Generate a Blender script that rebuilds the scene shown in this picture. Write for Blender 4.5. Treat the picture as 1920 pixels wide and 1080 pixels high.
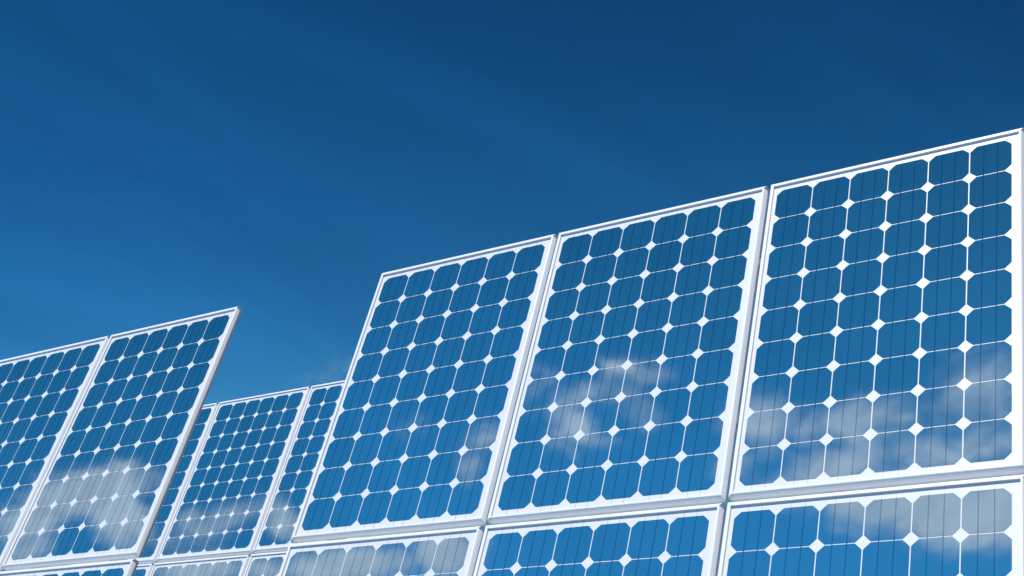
import bpy, bmesh, math, random
from mathutils import Vector, Matrix
random.seed(7)
for o in list(bpy.data.objects):
    bpy.data.objects.remove(o)
C = bpy.context.scene
COL = C.collection

# ------------------------------------------------------------------ geometry of the place
S = 0.16                       # one solar cell pitch in metres
TILT = math.radians(58.504)    # tilt of the panel rows against the ground
CAM_H = 1.68
PU, PV = 6.5846, 9.6504        # panel pitch along / up the row, in cells
W = Matrix(((0.82324528, -0.16841911, -0.54212749),
            (0.56131592, 0.09883786, 0.82167848),
            (-0.08480364, -0.98074771, 0.17590413)))        # camera axes (right, down, forward) in the world
ROW = {'front': Vector((-3.17875687, -0.56047162, 43.35032109)),
       'left': Vector((-19.07226066, 2.70259529, 53.91117277)),
       'rear': Vector((-19.66072169, 6.97295834, 77.40673374))}
U = Vector((1, 0, 0))
UP = Vector((0, math.cos(TILT), math.sin(TILT)))
N = Vector((0, -math.sin(TILT), math.cos(TILT)))

def at(row, u, v, z=0.0):
    p = W @ ROW[row]
    return (p + U * u - UP * v + N * z) * S + Vector((0, 0, CAM_H))

# ------------------------------------------------------------------ camera
cam = bpy.data.cameras.new('camera')
cam_o = bpy.data.objects.new('camera', cam)
COL.objects.link(cam_o)
m = Matrix.Identity(4)
for i in range(3):
    m[i][0] = W[i][0]; m[i][1] = -W[i][1]; m[i][2] = -W[i][2]
m[2][3] = CAM_H
cam_o.matrix_world = m
cam.sensor_width = 36
cam.lens = 2580.26 / 1920 * 36
cam.shift_x = (960 - 911.47) / 1920
cam.shift_y = -(540 - 556.40) / 1920
cam.clip_start = 0.1
cam.clip_end = 20000
C.camera = cam_o

# ------------------------------------------------------------------ sun
SUN = (U * -0.04 + UP * 0.70 + N * 0.71).normalized()
sl = bpy.data.lights.new('sun', 'SUN')
sl.energy = 4.6
sl.angle = math.radians(0.53)
sl.color = (1.0, 0.965, 0.92)
so = bpy.data.objects.new('sun', sl)
so.rotation_euler = SUN.to_track_quat('Z', 'Y').to_euler()
so.location = SUN * 50
COL.objects.link(so)

# ------------------------------------------------------------------ world
world = bpy.data.worlds.new('World')
C.world = world
world.use_nodes = True
nt = world.node_tree
nt.nodes.clear()
ND, LK = nt.nodes, nt.links

def val(x):
    return x
def math_n(op, a, b=None, c=None, clamp=False):
    n = ND.new('ShaderNodeMath'); n.operation = op; n.use_clamp = clamp
    for i, x in enumerate((a, b, c)):
        if x is None: continue
        if isinstance(x, (int, float)): n.inputs[i].default_value = x
        else: LK.new(x, n.inputs[i])
    return n.outputs[0]
def vdot(a, vec):
    n = ND.new('ShaderNodeVectorMath'); n.operation = 'DOT_PRODUCT'
    LK.new(a, n.inputs[0]); n.inputs[1].default_value = tuple(vec)
    return n.outputs['Value']
def comb(x, y, z=0.0):
    n = ND.new('ShaderNodeCombineXYZ')
    for i, q in enumerate((x, y, z)):
        if isinstance(q, (int, float)): n.inputs[i].default_value = q
        else: LK.new(q, n.inputs[i])
    return n.outputs[0]
def noise(vec, scale, detail=6, rough=0.55, dist=0.0):
    n = ND.new('ShaderNodeTexNoise'); n.inputs['Scale'].default_value = scale
    n.inputs['Detail'].default_value = detail; n.inputs['Roughness'].default_value = rough
    n.inputs['Distortion'].default_value = dist
    LK.new(vec, n.inputs['Vector'])
    return n.outputs['Fac']
def mapr(x, a, b, c=0.0, d=1.0, smooth=True):
    n = ND.new('ShaderNodeMapRange')
    n.interpolation_type = 'SMOOTHSTEP' if smooth else 'LINEAR'
    LK.new(x, n.inputs[0])
    for i, q in enumerate((a, b, c, d)): n.inputs[i + 1].default_value = q
    return n.outputs[0]

tc = ND.new('ShaderNodeTexCoord')
DIR = tc.outputs['Generated']
sky = ND.new('ShaderNodeTexSky')
sky.sky_type = 'NISHITA'
sky.sun_disc = False
sky.sun_elevation = math.asin(SUN.z)
sky.sun_rotation = math.atan2(SUN.x, SUN.y)
sky.altitude = 1500
sky.air_density = 1.0
sky.dust_density = 0.3
sky.ozone_density = 4.0
# deep polarised blue: stronger contrast per channel than the bare sky model
sep = ND.new('ShaderNodeSeparateColor'); LK.new(sky.outputs[0], sep.inputs[0])
cmb = ND.new('ShaderNodeCombineColor')
for i, (lim, p, k) in enumerate(((3.6, 2.0, 0.044), (5.4, 1.50, 0.228), (7.6, 1.60, 0.229))):
    LK.new(math_n('MULTIPLY', math_n('POWER', math_n('MINIMUM', sep.outputs[i], lim), p), k), cmb.inputs[i])
skycol = cmb.outputs[0]
# faint high streaks of cirrus across the whole sky
ax_s = (Vector(W.col[0]) * 0.90 + Vector(W.col[1]) * 0.43).normalized()
ax_t = (Vector(W.col[0]) * -0.43 + Vector(W.col[1]) * 0.90).normalized()
ax_n = Vector(W.col[2])
stv = comb(math_n('MULTIPLY', vdot(DIR, ax_s), 1.2), math_n('MULTIPLY', vdot(DIR, ax_t), 5.5), vdot(DIR, ax_n))
st = noise(stv, 1.9, 5, 0.55, 0.6)
stm = mapr(st, 0.30, 0.74, 0.925, 1.12)
stm = math_n('MULTIPLY', stm, math_n('SUBTRACT', 1.0, math_n('MULTIPLY', vdot(DIR, tuple(W.col[0])), 0.62)))
def refl(v):
    v = Vector(v)
    return v - 2 * v.dot(N) * N
# the sunward sky pales towards its lower part, round the cloud banks
ev = math_n('ADD', vdot(DIR, refl(W.col[1])), math_n('MULTIPLY', vdot(DIR, refl(W.col[0])), -0.05))
pale = math_n('MULTIPLY', mapr(ev, -0.16, 0.20, 0.0, 1.0), mapr(vdot(DIR, refl(W.col[2])), 0.2, 0.8))
stm = math_n('MULTIPLY', stm, math_n('ADD', 1.0, math_n('MULTIPLY', pale, 1.55)))
stm = math_n('MULTIPLY', stm, mapr(math_n('ADD', vdot(DIR, refl(W.col[0])), math_n('MULTIPLY', mapr(vdot(DIR, refl(W.col[2])), 0.80, 0.60), 1.0)), -0.20, -0.05, 0.68, 1.0))
hs = ND.new('ShaderNodeVectorMath'); hs.operation = 'SCALE'
LK.new(skycol, hs.inputs[0]); LK.new(stm, hs.inputs['Scale'])
skycol = hs.outputs[0]
hz = ND.new('ShaderNodeMix'); hz.data_type = 'RGBA'; hz.blend_type = 'MULTIPLY'
LK.new(pale, hz.inputs['Factor']); LK.new(skycol, hz.inputs['A']); hz.inputs['B'].default_value = (1.5, 1.20, 0.98, 1)
skycol = hz.outputs['Result']

# broken cloud banks: coordinates on the tangent planes where they stand
def chart(a, b, c):
    w = math_n('MAXIMUM', vdot(DIR, c), 0.02)
    return (math_n('ADD', math_n('DIVIDE', math_n('MULTIPLY', vdot(DIR, a), 2.580), w), 0.911),
            math_n('ADD', math_n('DIVIDE', math_n('MULTIPLY', vdot(DIR, b), 2.580), w), 0.556))
bx, by = chart(refl(W.col[0]), refl(W.col[1]), refl(W.col[2]))
bpos = comb(bx, by)
def blobs(x, y, lst):
    tot = None
    for cx, cy, rx, ry, ang, amp in lst:
        ca, sa = math.cos(math.radians(ang)), math.sin(math.radians(ang))
        dx = math_n('SUBTRACT', x, cx); dy = math_n('SUBTRACT', y, cy)
        p = math_n('ADD', math_n('MULTIPLY', dx, ca / rx), math_n('MULTIPLY', dy, sa / rx))
        q = math_n('ADD', math_n('MULTIPLY', dx, -sa / ry), math_n('MULTIPLY', dy, ca / ry))
        r = math_n('ADD', math_n('MULTIPLY', p, p), math_n('MULTIPLY', q, q))
        g = math_n('MULTIPLY', math_n('EXPONENT', math_n('MULTIPLY', r, -1.0)), amp)
        tot = g if tot is None else math_n('MAXIMUM', tot, g)
    return tot
BANK = [  # x, y, rx, ry, angle, strength
    (1.62, 0.785, 0.17, 0.050, -12, 0.84), (1.83, 0.745, 0.13, 0.10, -20, 0.76), (1.43, 0.80, 0.07, 0.085, 60, 0.86),
    (1.56, 0.885, 0.13, 0.05, -20, 1.05), (1.78, 0.85, 0.20, 0.05, -4, 0.76), (1.37, 0.865, 0.06, 0.05, 0, 0.76),
    (1.80, 0.955, 0.25, 0.070, 8, 1.70), (1.60, 0.94, 0.12, 0.045, 20, 1.15), (1.92, 0.95, 0.12, 0.07, 0, 1.7),
    (1.19, 0.695, 0.10, 0.035, 0, 0.72), (1.07, 0.79, 0.055, 0.075, -30, 0.80), (1.13, 0.735, 0.12, 0.035, -15, 0.62),
    (1.00, 0.74, 0.07, 0.07, 0, 0.50), (1.20, 0.77, 0.07, 0.05, 20, 0.45), (1.11, 0.825, 0.06, 0.02, 0, 0.70),
    (0.90, 0.825, 0.055, 0.035, -40, 0.76), (0.880, 0.875, 0.030, 0.050, 20, 0.80), (0.79, 0.80, 0.07, 0.04, 0, 0.36),
    (1.085, 0.80, 0.024, 0.045, -25, 1.35), (1.17, 0.688, 0.05, 0.014, 10, 1.0),
    (0.66, 1.06, 0.15, 0.036, -4, 1.40), (0.84, 1.035, 0.07, 0.045, 0, 1.40),
    (0.16, 0.925, 0.13, 0.042, -12, 1.7), (0.06, 0.975, 0.10, 0.040, -30, 1.2), (0.225, 0.965, 0.05, 0.07, -15, 1.45),
    (0.05, 1.03, 0.06, 0.03, -30, 1.0), (0.225, 0.885, 0.05, 0.028, -10, 1.25),
    (0.40, 0.985, 0.12, 0.040, -25, 0.76), (0.345, 0.975, 0.04, 0.03, -30, 0.8), (0.53, 0.98, 0.035, 0.045, -30, 1.15),
    (0.37, 1.065, 0.10, 0.034, -4, 1.3), (0.50, 1.065, 0.06, 0.028, 0, 1.0)]
warp = noise(bpos, 9.0, 4, 0.55)
wx = math_n('ADD', bx, math_n('MULTIPLY', math_n('SUBTRACT', warp, 0.5), 0.06))
mask = blobs(wx, by, BANK)
fb = noise(comb(math_n('ADD', bx, math_n('MULTIPLY', by, 0.45)), math_n('MULTIPLY', by, 1.35), 3.3), 11.0, 8, 0.66, 0.9)
gen = noise(DIR, 3.1, 7, 0.55, 0.2)          # scattered banks further round the sky behind the viewer
behind = mapr(vdot(DIR, refl(W.col[2])), 0.86, 0.70)
lowb = mapr(vdot(DIR, (0, 0, 1)), 0.05, 0.35)
backside = mapr(vdot(DIR, tuple(W.col[2])), 0.30, -0.15)
genm = math_n('MULTIPLY', math_n('MULTIPLY', mapr(gen, 0.53, 0.66), behind), backside)
bankd = mapr(math_n('ADD', mask, math_n('MULTIPLY', math_n('SUBTRACT', fb, 0.5), 1.5)), 0.22, 1.12, 0.0, 0.95)
valid = math_n('GREATER_THAN', vdot(DIR, refl(W.col[2])), 0.6)
bankd = math_n('MULTIPLY', math_n('MULTIPLY', bankd, valid), mapr(mask, 0.04, 0.30))
# small wisp low in the sky ahead
fx, fy = chart(Vector(W.col[0]), Vector(W.col[1]), Vector(W.col[2]))
wf = blobs(fx, fy, [(0.645, 0.685, 0.030, 0.016, -20, 0.5), (0.60, 0.715, 0.05, 0.014, -12, 0.45)])
wfn = noise(comb(fx, fy, 1.0), 24.0, 5, 0.6)
wisp = math_n('MULTIPLY', math_n('MULTIPLY', wf, mapr(wfn, 0.35, 0.7)), math_n('GREATER_THAN', vdot(DIR, tuple(W.col[2])), 0.3))
dens = math_n('MINIMUM', math_n('MAXIMUM', math_n('MAXIMUM', bankd, genm), math_n('MULTIPLY', wisp, 0.35)), 1.0)
bg1 = ND.new('ShaderNodeBackground'); bg1.inputs['Strength'].default_value = 0.10
LK.new(skycol, bg1.inputs[0])
bg2 = ND.new('ShaderNodeBackground'); bg2.inputs[0].default_value = (0.61, 0.72, 0.88, 1)
LK.new(mapr(fb, 0.3, 0.7, 0.75, 1.0), bg2.inputs['Strength'])
ms = ND.new('ShaderNodeMixShader')
LK.new(dens, ms.inputs[0]); LK.new(bg1.outputs[0], ms.inputs[1]); LK.new(bg2.outputs[0], ms.inputs[2])
wo = ND.new('ShaderNodeOutputWorld')
LK.new(ms.outputs[0], wo.inputs[0])

# ------------------------------------------------------------------ exposure
C.view_settings.view_transform = 'Standard'
C.view_settings.look = 'None'
C.view_settings.exposure = 0.0
C.view_settings.gamma = 1
C.view_settings.use_curve_mapping = False
C.render.engine = 'CYCLES'
C.cycles.max_bounces = 5
C.cycles.diffuse_bounces = 3
C.cycles.glossy_bounces = 3
world.cycles.sampling_method = 'MANUAL'
world.cycles.sample_map_resolution = 256

# ------------------------------------------------------------------ helpers
def tag(o, label=None, cat=None, group=None, kind=None):
    for k, v in (('label', label), ('category', cat), ('group', group), ('kind', kind)):
        if v: o[k] = v
    return o

def mesh_obj(name, verts, faces, mat, parent=None, smooth=False):
    me = bpy.data.meshes.new(name)
    me.from_pydata(verts, [], faces)
    bm = bmesh.new(); bm.from_mesh(me)
    bmesh.ops.recalc_face_normals(bm, faces=bm.faces)
    bm.to_mesh(me); bm.free()
    me.materials.append(mat)
    if smooth:
        for p in me.polygons: p.use_smooth = True
    o = bpy.data.objects.new(name, me)
    COL.objects.link(o)
    if parent: o.parent = parent
    return o

def new_mat(name):
    mt = bpy.data.materials.new(name); mt.use_nodes = True
    n = mt.node_tree; n.nodes.clear()
    return mt, n

def mnoise(n, scale, detail=4, rough=0.5, stretch=None, space='Object'):
    t = n.nodes.new('ShaderNodeTexCoord'); mp = n.nodes.new('ShaderNodeMapping')
    if stretch: mp.inputs['Scale'].default_value = stretch
    nz = n.nodes.new('ShaderNodeTexNoise')
    nz.inputs['Scale'].default_value = scale; nz.inputs['Detail'].default_value = detail
    nz.inputs['Roughness'].default_value = rough
    n.links.new(t.outputs[space], mp.inputs[0]); n.links.new(mp.outputs[0], nz.inputs['Vector'])
    return nz.outputs['Fac']

def mramp(n, fac, stops):
    r = n.nodes.new('ShaderNodeValToRGB')
    r.color_ramp.elements[0].position = stops[0][0]; r.color_ramp.elements[0].color = (*stops[0][1], 1)
    r.color_ramp.elements[1].position = stops[-1][0]; r.color_ramp.elements[1].color = (*stops[-1][1], 1)
    for p, c in stops[1:-1]:
        e = r.color_ramp.elements.new(p); e.color = (*c, 1)
    n.links.new(fac, r.inputs[0])
    return r.outputs[0]

def simple(name, stops, rough, metal=0.0, scale=8, spec=0.5, stretch=None, bump=0.0, bscale=60):
    mt, n = new_mat(name)
    p = n.nodes.new('ShaderNodeBsdfPrincipled'); o = n.nodes.new('ShaderNodeOutputMaterial')
    n.links.new(mramp(n, mnoise(n, scale, 5, 0.6, stretch), stops), p.inputs['Base Color'])
    p.inputs['Roughness'].default_value = rough; p.inputs['Metallic'].default_value = metal
    p.inputs['Specular IOR Level'].default_value = spec
    if bump:
        b = n.nodes.new('ShaderNodeBump'); b.inputs['Strength'].default_value = bump; b.inputs['Distance'].default_value = 0.002
        n.links.new(mnoise(n, bscale, 4, 0.6, stretch), b.inputs['Height']); n.links.new(b.outputs[0], p.inputs['Normal'])
    n.links.new(p.outputs[0], o.inputs[0])
    return mt

M_FRAME = simple('anodised_frame', [(0.3, (0.76, 0.78, 0.81)), (0.7, (0.82, 0.83, 0.85))], 0.38, 0.0, 3, 0.6, (0.6, 0.6, 4))
M_SHEET = simple('white_backsheet', [(0.3, (0.66, 0.68, 0.71)), (0.7, (0.70, 0.715, 0.74))], 0.36, 0.0, 5, 0.6)
M_RIBBON = simple('tinned_ribbon', [(0.3, (0.42, 0.45, 0.50)), (0.7, (0.55, 0.57, 0.60))], 0.4, 0.2, 20)
M_STEEL = simple('galvanised_steel', [(0.3, (0.30, 0.31, 0.32)), (0.7, (0.45, 0.46, 0.47))], 0.45, 0.7, 14)
M_CONC = simple('concrete_footing', [(0.3, (0.24, 0.23, 0.21)), (0.7, (0.36, 0.35, 0.33))], 0.9, 0.0, 12)
M_BOX = simple('black_plastic', [(0.3, (0.02, 0.02, 0.02)), (0.7, (0.035, 0.035, 0.035))], 0.5, 0.0, 12)

def cell_mat(name, c0, c1, mirror, rough=0.03):
    mt, n = new_mat(name)
    o = n.nodes.new('ShaderNodeOutputMaterial')
    oi = n.nodes.new('ShaderNodeObjectInfo')
    base = n.nodes.new('ShaderNodeMix'); base.data_type = 'RGBA'
    base.inputs['A'].default_value = (*c0, 1); base.inputs['B'].default_value = (*c1, 1)
    n.links.new(oi.outputs['Random'], base.inputs['Factor'])
    d = n.nodes.new('ShaderNodeBsdfDiffuse'); n.links.new(base.outputs['Result'], d.inputs[0])
    g = n.nodes.new('ShaderNodeBsdfGlossy'); g.inputs['Roughness'].default_value = rough
    g.inputs['Color'].default_value = (0.92, 0.98, 0.95, 1)
    lw = n.nodes.new('ShaderNodeFresnel'); lw.inputs[0].default_value = 1.5
    f = n.nodes.new('ShaderNodeMapRange')
    n.links.new(lw.outputs[0], f.inputs[0])
    f.inputs[1].default_value = 0.0; f.inputs[2].default_value = 1.0
    f.inputs[3].default_value = mirror; f.inputs[4].default_value = 1.0
    bp = n.nodes.new('ShaderNodeBump'); bp.inputs['Strength'].default_value = 0.006; bp.inputs['Distance'].default_value = 0.002
    n.links.new(mnoise(n, 14, 2, 0.5), bp.inputs['Height']); n.links.new(bp.outputs[0], g.inputs['Normal'])
    mx = n.nodes.new('ShaderNodeMixShader')
    n.links.new(f.outputs[0], mx.inputs[0]); n.links.new(d.outputs[0], mx.inputs[1]); n.links.new(g.outputs[0], mx.inputs[2])
    n.links.new(mx.outputs[0], o.inputs[0])
    return mt
M_CELL = cell_mat('monocrystalline_cell', (0.009, 0.098, 0.180), (0.013, 0.116, 0.206), 0.56)
M_BUS = cell_mat('busbar_under_glass', (0.003, 0.040, 0.105), (0.003, 0.042, 0.11), 0.36)

# ------------------------------------------------------------------ ground
mt, n = new_mat('pale_gravel')
p = n.nodes.new('ShaderNodeBsdfPrincipled'); o = n.nodes.new('ShaderNodeOutputMaterial')
a = mramp(n, mnoise(n, 0.35, 8, 0.65), [(0.3, (0.20, 0.205, 0.20)), (0.55, (0.27, 0.275, 0.28)), (0.70, (0.16, 0.18, 0.11))])
b = mramp(n, mnoise(n, 9.0, 8, 0.7), [(0.3, (0.55, 0.55, 0.55)), (0.7, (1.2, 1.2, 1.2))])
mm = n.nodes.new('ShaderNodeMix'); mm.data_type = 'RGBA'; mm.blend_type = 'MULTIPLY'; mm.inputs['Factor'].default_value = 1
n.links.new(a, mm.inputs['A']); n.links.new(b, mm.inputs['B']); n.links.new(mm.outputs['Result'], p.inputs['Base Color'])
p.inputs['Roughness'].default_value = 0.95
bb = n.nodes.new('ShaderNodeBump'); bb.inputs['Distance'].default_value = 0.05
n.links.new(mnoise(n, 14, 8, 0.7), bb.inputs['Height']); n.links.new(bb.outputs[0], p.inputs['Normal'])
n.links.new(p.outputs[0], o.inputs[0])
G = 6000
tag(mesh_obj('ground', [(-G, -G, 0), (G, -G, 0), (G, G, 0), (-G, G, 0)], [(0, 1, 2, 3)], mt), kind='structure')

# ------------------------------------------------------------------ solar panel, local axes: x along the row, y up the slope, z out of the front
VB = 9.280                                   # outer lower edge, in cells down from the first cell row
OL, OR_, OT, OB = -0.185, 6.285, -0.241, 9.280      # outer edges of the frame
IL, IR, IT, IB = -0.090, 6.170, -0.146, 9.165      # inner edges of the front lip
XC = (OL + OR_) / 2
HF, HB = 0.056, 0.150                       # lip height above / frame depth below the cell plane
def L(u, v, z=0.0):
    return ((u - XC) * S, (VB - v) * S, z * S)

def frame_rail(parent, side):
    # mitred aluminium profile: outer box with a rounded outer edge and a front lip
    if side in 'tl': head = [(0.0, HF - 0.026), (0.04, HF - 0.014), (0.12, HF - 0.005), (0.22, HF - 0.001), (0.4, HF), (0.6, HF), (0.985, HF)]
    else: head = [(0.0, HF - 0.118), (0.10, HF - 0.096), (0.30, HF - 0.058), (0.50, HF - 0.025), (0.64, HF - 0.007), (0.78, HF), (0.985, HF)]
    prof = head + [ (1.0, HF - 0.003), (1.0, -0.004), (1.0, -0.03), (0.55, -0.03), (0.55, -HB + 0.02), (1.0, -HB + 0.02), (1.0, -HB), (0.0, -HB)]
    ends = {'t': ((OL, OT, IL, IT), (OR_, OT, IR, IT)), 'b': ((OL, OB, IL, IB), (OR_, OB, IR, IB)),
            'l': ((OL, OT, IL, IT), (OL, OB, IL, IB)), 'r': ((OR_, OT, IR, IT), (OR_, OB, IR, IB))}[side]
    vs = []
    eps = 0.002
    for k, (ou, ov, iu, iv) in enumerate(ends):
        for f, z in prof:
            u = ou + (iu - ou) * f; v = ov + (iv - ov) * f
            if side in 'tb': u += eps if k == 0 else -eps
            else: v += eps if k == 0 else -eps
            vs.append(L(u, v, z))
    q = len(prof)
    fs = [(i, (i + 1) % q, (i + 1) % q + q, i + q) for i in range(q)] + [tuple(range(q)), tuple(range(q, 2 * q))]
    return mesh_obj('frame_rail', vs, fs, M_FRAME, parent)

def cell_mesh():
    g, c = 0.0130, 0.157
    a, b = g, 1 - g
    pts = []
    for (cx, cy, sx, sy) in ((a, a, 1, 1), (b, a, -1, 1), (b, b, -1, -1), (a, b, 1, -1)):
        p0 = (cx + sx * c, cy); p1 = (cx, cy + sy * c)
        bul = (cx + sx * c * 0.482, cy + sy * c * 0.482)
        seq = [p1, bul, p0]
        if (sx, sy) in ((-1, 1), (1, -1)): seq.reverse()
        pts += seq
    vs = [((x - 0.5) * S, (0.5 - y) * S, 0.006 * S) for x, y in pts] + [((x - 0.5) * S, (0.5 - y) * S, 0.0005 * S) for x, y in pts]
    k = len(pts)
    return vs, [tuple(range(k))] + [(i, (i + 1) % k, (i + 1) % k + k, i + k) for i in range(k)]

def box(vs, fs, x0, x1, y0, y1, z0, z1):
    b = len(vs)
    vs += [(x0, y0, z0), (x1, y0, z0), (x1, y1, z0), (x0, y1, z0), (x0, y0, z1), (x1, y0, z1), (x1, y1, z1), (x0, y1, z1)]
    fs += [(b, b + 3, b + 2, b + 1), (b + 4, b + 5, b + 6, b + 7), (b, b + 1, b + 5, b + 4), (b + 1, b + 2, b + 6, b + 5), (b + 2, b + 3, b + 7, b + 6), (b + 3, b, b + 4, b + 7)]

def ub(vs, fs, u0, u1, v0, v1, z0, z1):
    a = L(u0, v1, z0); b = L(u1, v0, z1)
    box(vs, fs, a[0], b[0], a[1], b[1], a[2], b[2])

def make_panel():
    root = bpy.data.objects.new('solar_panel', None); COL.objects.link(root)
    vs, fs = [], []
    ub(vs, fs, IL - 0.03, IR + 0.03, IT - 0.03, IB + 0.03, -0.022, 0.0)
    mesh_obj('backsheet', vs, fs, M_SHEET, root)
    for s in 'tblr': frame_rail(root, s)
    cv, cf = cell_mesh()
    first = None
    for r in range(9):
        for c in range(6):
            if first is None: ob = first = mesh_obj('solar_cell', cv, cf, M_CELL, root)
            else:
                ob = first.copy(); COL.objects.link(ob); ob.parent = root
            ob.location = L(c + 0.5, r + 0.5)
    bw = 0.011
    bus = None
    for c in range(6):
        for t in (0.335, 0.655):
            if bus is None:
                vs, fs = [], []
                box(vs, fs, -bw * S, bw * S, -4.485 * S, 4.485 * S, 0.0065 * S, 0.009 * S)
                ob = bus = mesh_obj('busbar', vs, fs, M_BUS, root)
            else:
                ob = bus.copy(); COL.objects.link(ob); ob.parent = root
            ob.location = L(c + t, 4.5)
    vs, fs = [], []
    for c in range(6):
        for t in (0.335, 0.655):
            ub(vs, fs, c + t - 0.008, c + t + 0.008, IT - 0.01, 0.0145, 0.0005, 0.004)
            ub(vs, fs, c + t - 0.008, c + t + 0.008, 8.9855, IB + 0.01, 0.0005, 0.004)
    tag(mesh_obj('contact_ribbon', vs, fs, M_RIBBON, root), kind='stuff')
    vs, fs = [], []
    ub(vs, fs, 2.6, 3.5, 0.5, 1.2, -0.085, -0.024)
    mesh_obj('junction_box', vs, fs, M_BOX, root)
    return root

def copy_thing(root):
    r = root.copy(); COL.objects.link(r)
    for ch in list(root.children):
        c = ch.copy(); COL.objects.link(c); c.parent = r
    return r

PANELS = [
    ('front', 0, 0, 'upper solar panel of the front block whose left edge stands open against the sky'),
    ('front', 1, 0, 'upper middle solar panel of the large front block, thin cloud wisps mirrored at its centre'),
    ('front', 2, 0, 'largest upper solar panel at the right end of the front row, its top corner highest'),
    ('front', 0, 1, 'lower left solar panel of the front block, grey cloud across its top cells'),
    ('front', 1, 1, 'lower middle solar panel of the front block, plain blue cells below the cloud-wisped panel'),
    ('front', 2, 1, 'lower solar panel at the right end, mirroring a broad grey cloud'),
    ('left', 0, 0, 'upper solar panel cut off by the left edge of the view, mostly plain dark blue'),
    ('left', 1, 0, 'upper left solar panel with free right corner, pale cloud mirrored in its lower cells'),
    ('left', 1, 1, 'lower left solar panel showing only its top edge under the clouded left panel'),
    ('rear', 0, 0, 'small distant solar panel showing one column of cells behind the left panel edge'),
    ('rear', 1, 0, 'whole distant upper solar panel in the middle of the rear row'),
    ('rear', 2, 0, 'distant upper solar panel partly hidden behind the front block, two columns showing'),
    ('rear', 0, 1, 'distant lower solar panel sliver at the left end of the rear row'),
    ('rear', 1, 1, 'distant lower solar panel of the rear row, mirroring grey cloud in its top cells'),
    ('rear', 2, 1, 'distant lower solar panel tucked behind the lower left front panel'),
    ('left', 0, 1, 'lower solar panel at the far left, almost wholly outside the view'),
]
proto = make_panel()
for i, (row, pu, pv, lab) in enumerate(PANELS):
    o = proto if i == 0 else copy_thing(proto)
    o.location = at(row, pu * PU + XC, pv * PV + VB)
    o.rotation_euler = (TILT, 0, 0)
    tag(o, lab, 'solar panel', 'framed solar panels in tilted rows')

# ------------------------------------------------------------------ racks that carry the panels
def rack(row, c0, c1, lab):
    u0, u1 = c0 * PU + OL, c1 * PU + OR_
    base = at(row, (u0 + u1) / 2, PV + VB)
    root = bpy.data.objects.new('panel_rack', None); COL.objects.link(root)
    root.location = (base.x, base.y, 0)
    R0 = root.location
    def rel(p): return p - R0
    def beam(a, b, w, h, name, up):
        d = (b - a); ln = d.length; d.normalize()
        s = d.cross(up).normalized(); t = s.cross(d)
        vs = []
        for q in (a, b):
            for x, y in ((-w, -h), (w, -h), (w, h), (-w, h)):
                vs.append(tuple(rel(q + s * x / 2 + t * y / 2)))
        return mesh_obj(name, vs, [(0, 1, 2, 3), (4, 5, 6, 7), (0, 1, 5, 4), (1, 2, 6, 5), (2, 3, 7, 6), (3, 0, 4, 7)], M_STEEL, root)
    zb = -HB - 0.13
    for v in (2.2, 7.0, PV + 2.2, PV + 7.0):
        beam(at(row, u0 + 0.4, v, zb), at(row, u1 - 0.4, v, zb), 0.04, 0.038, 'purlin', N)
    k = c1 - c0 + 1
    for j in range(k):
        u = (c0 + j) * PU + 0.9
        a = at(row, u, 1.2, zb - 0.32); b = at(row, u, PV + 8.9, zb - 0.32)
        beam(a, b, 0.05, 0.06, 'rafter', N)
        for v in (3.0, PV + 6.0):
            p = at(row, u, v, zb - 0.5); q = Vector((p.x, p.y, 0.02))
            beam(p, q, 0.07, 0.07, 'post', Vector((1, 0, 0)))
            vs, fs = [], []
            c = rel(q)
            box(vs, fs, c.x - 0.17, c.x + 0.17, c.y - 0.17, c.y + 0.17, -0.2, 0.09)
            mesh_obj('footing', vs, fs, M_CONC, root)
    tag(root, lab, 'panel rack', 'steel racks behind the panels')
rack('front', 0, 2, 'galvanised steel rack behind the large front block of panels')
rack('left', 0, 1, 'galvanised steel rack behind the panels at the left edge')
rack('rear', 0, 2, 'galvanised steel rack behind the distant rear row of panels')
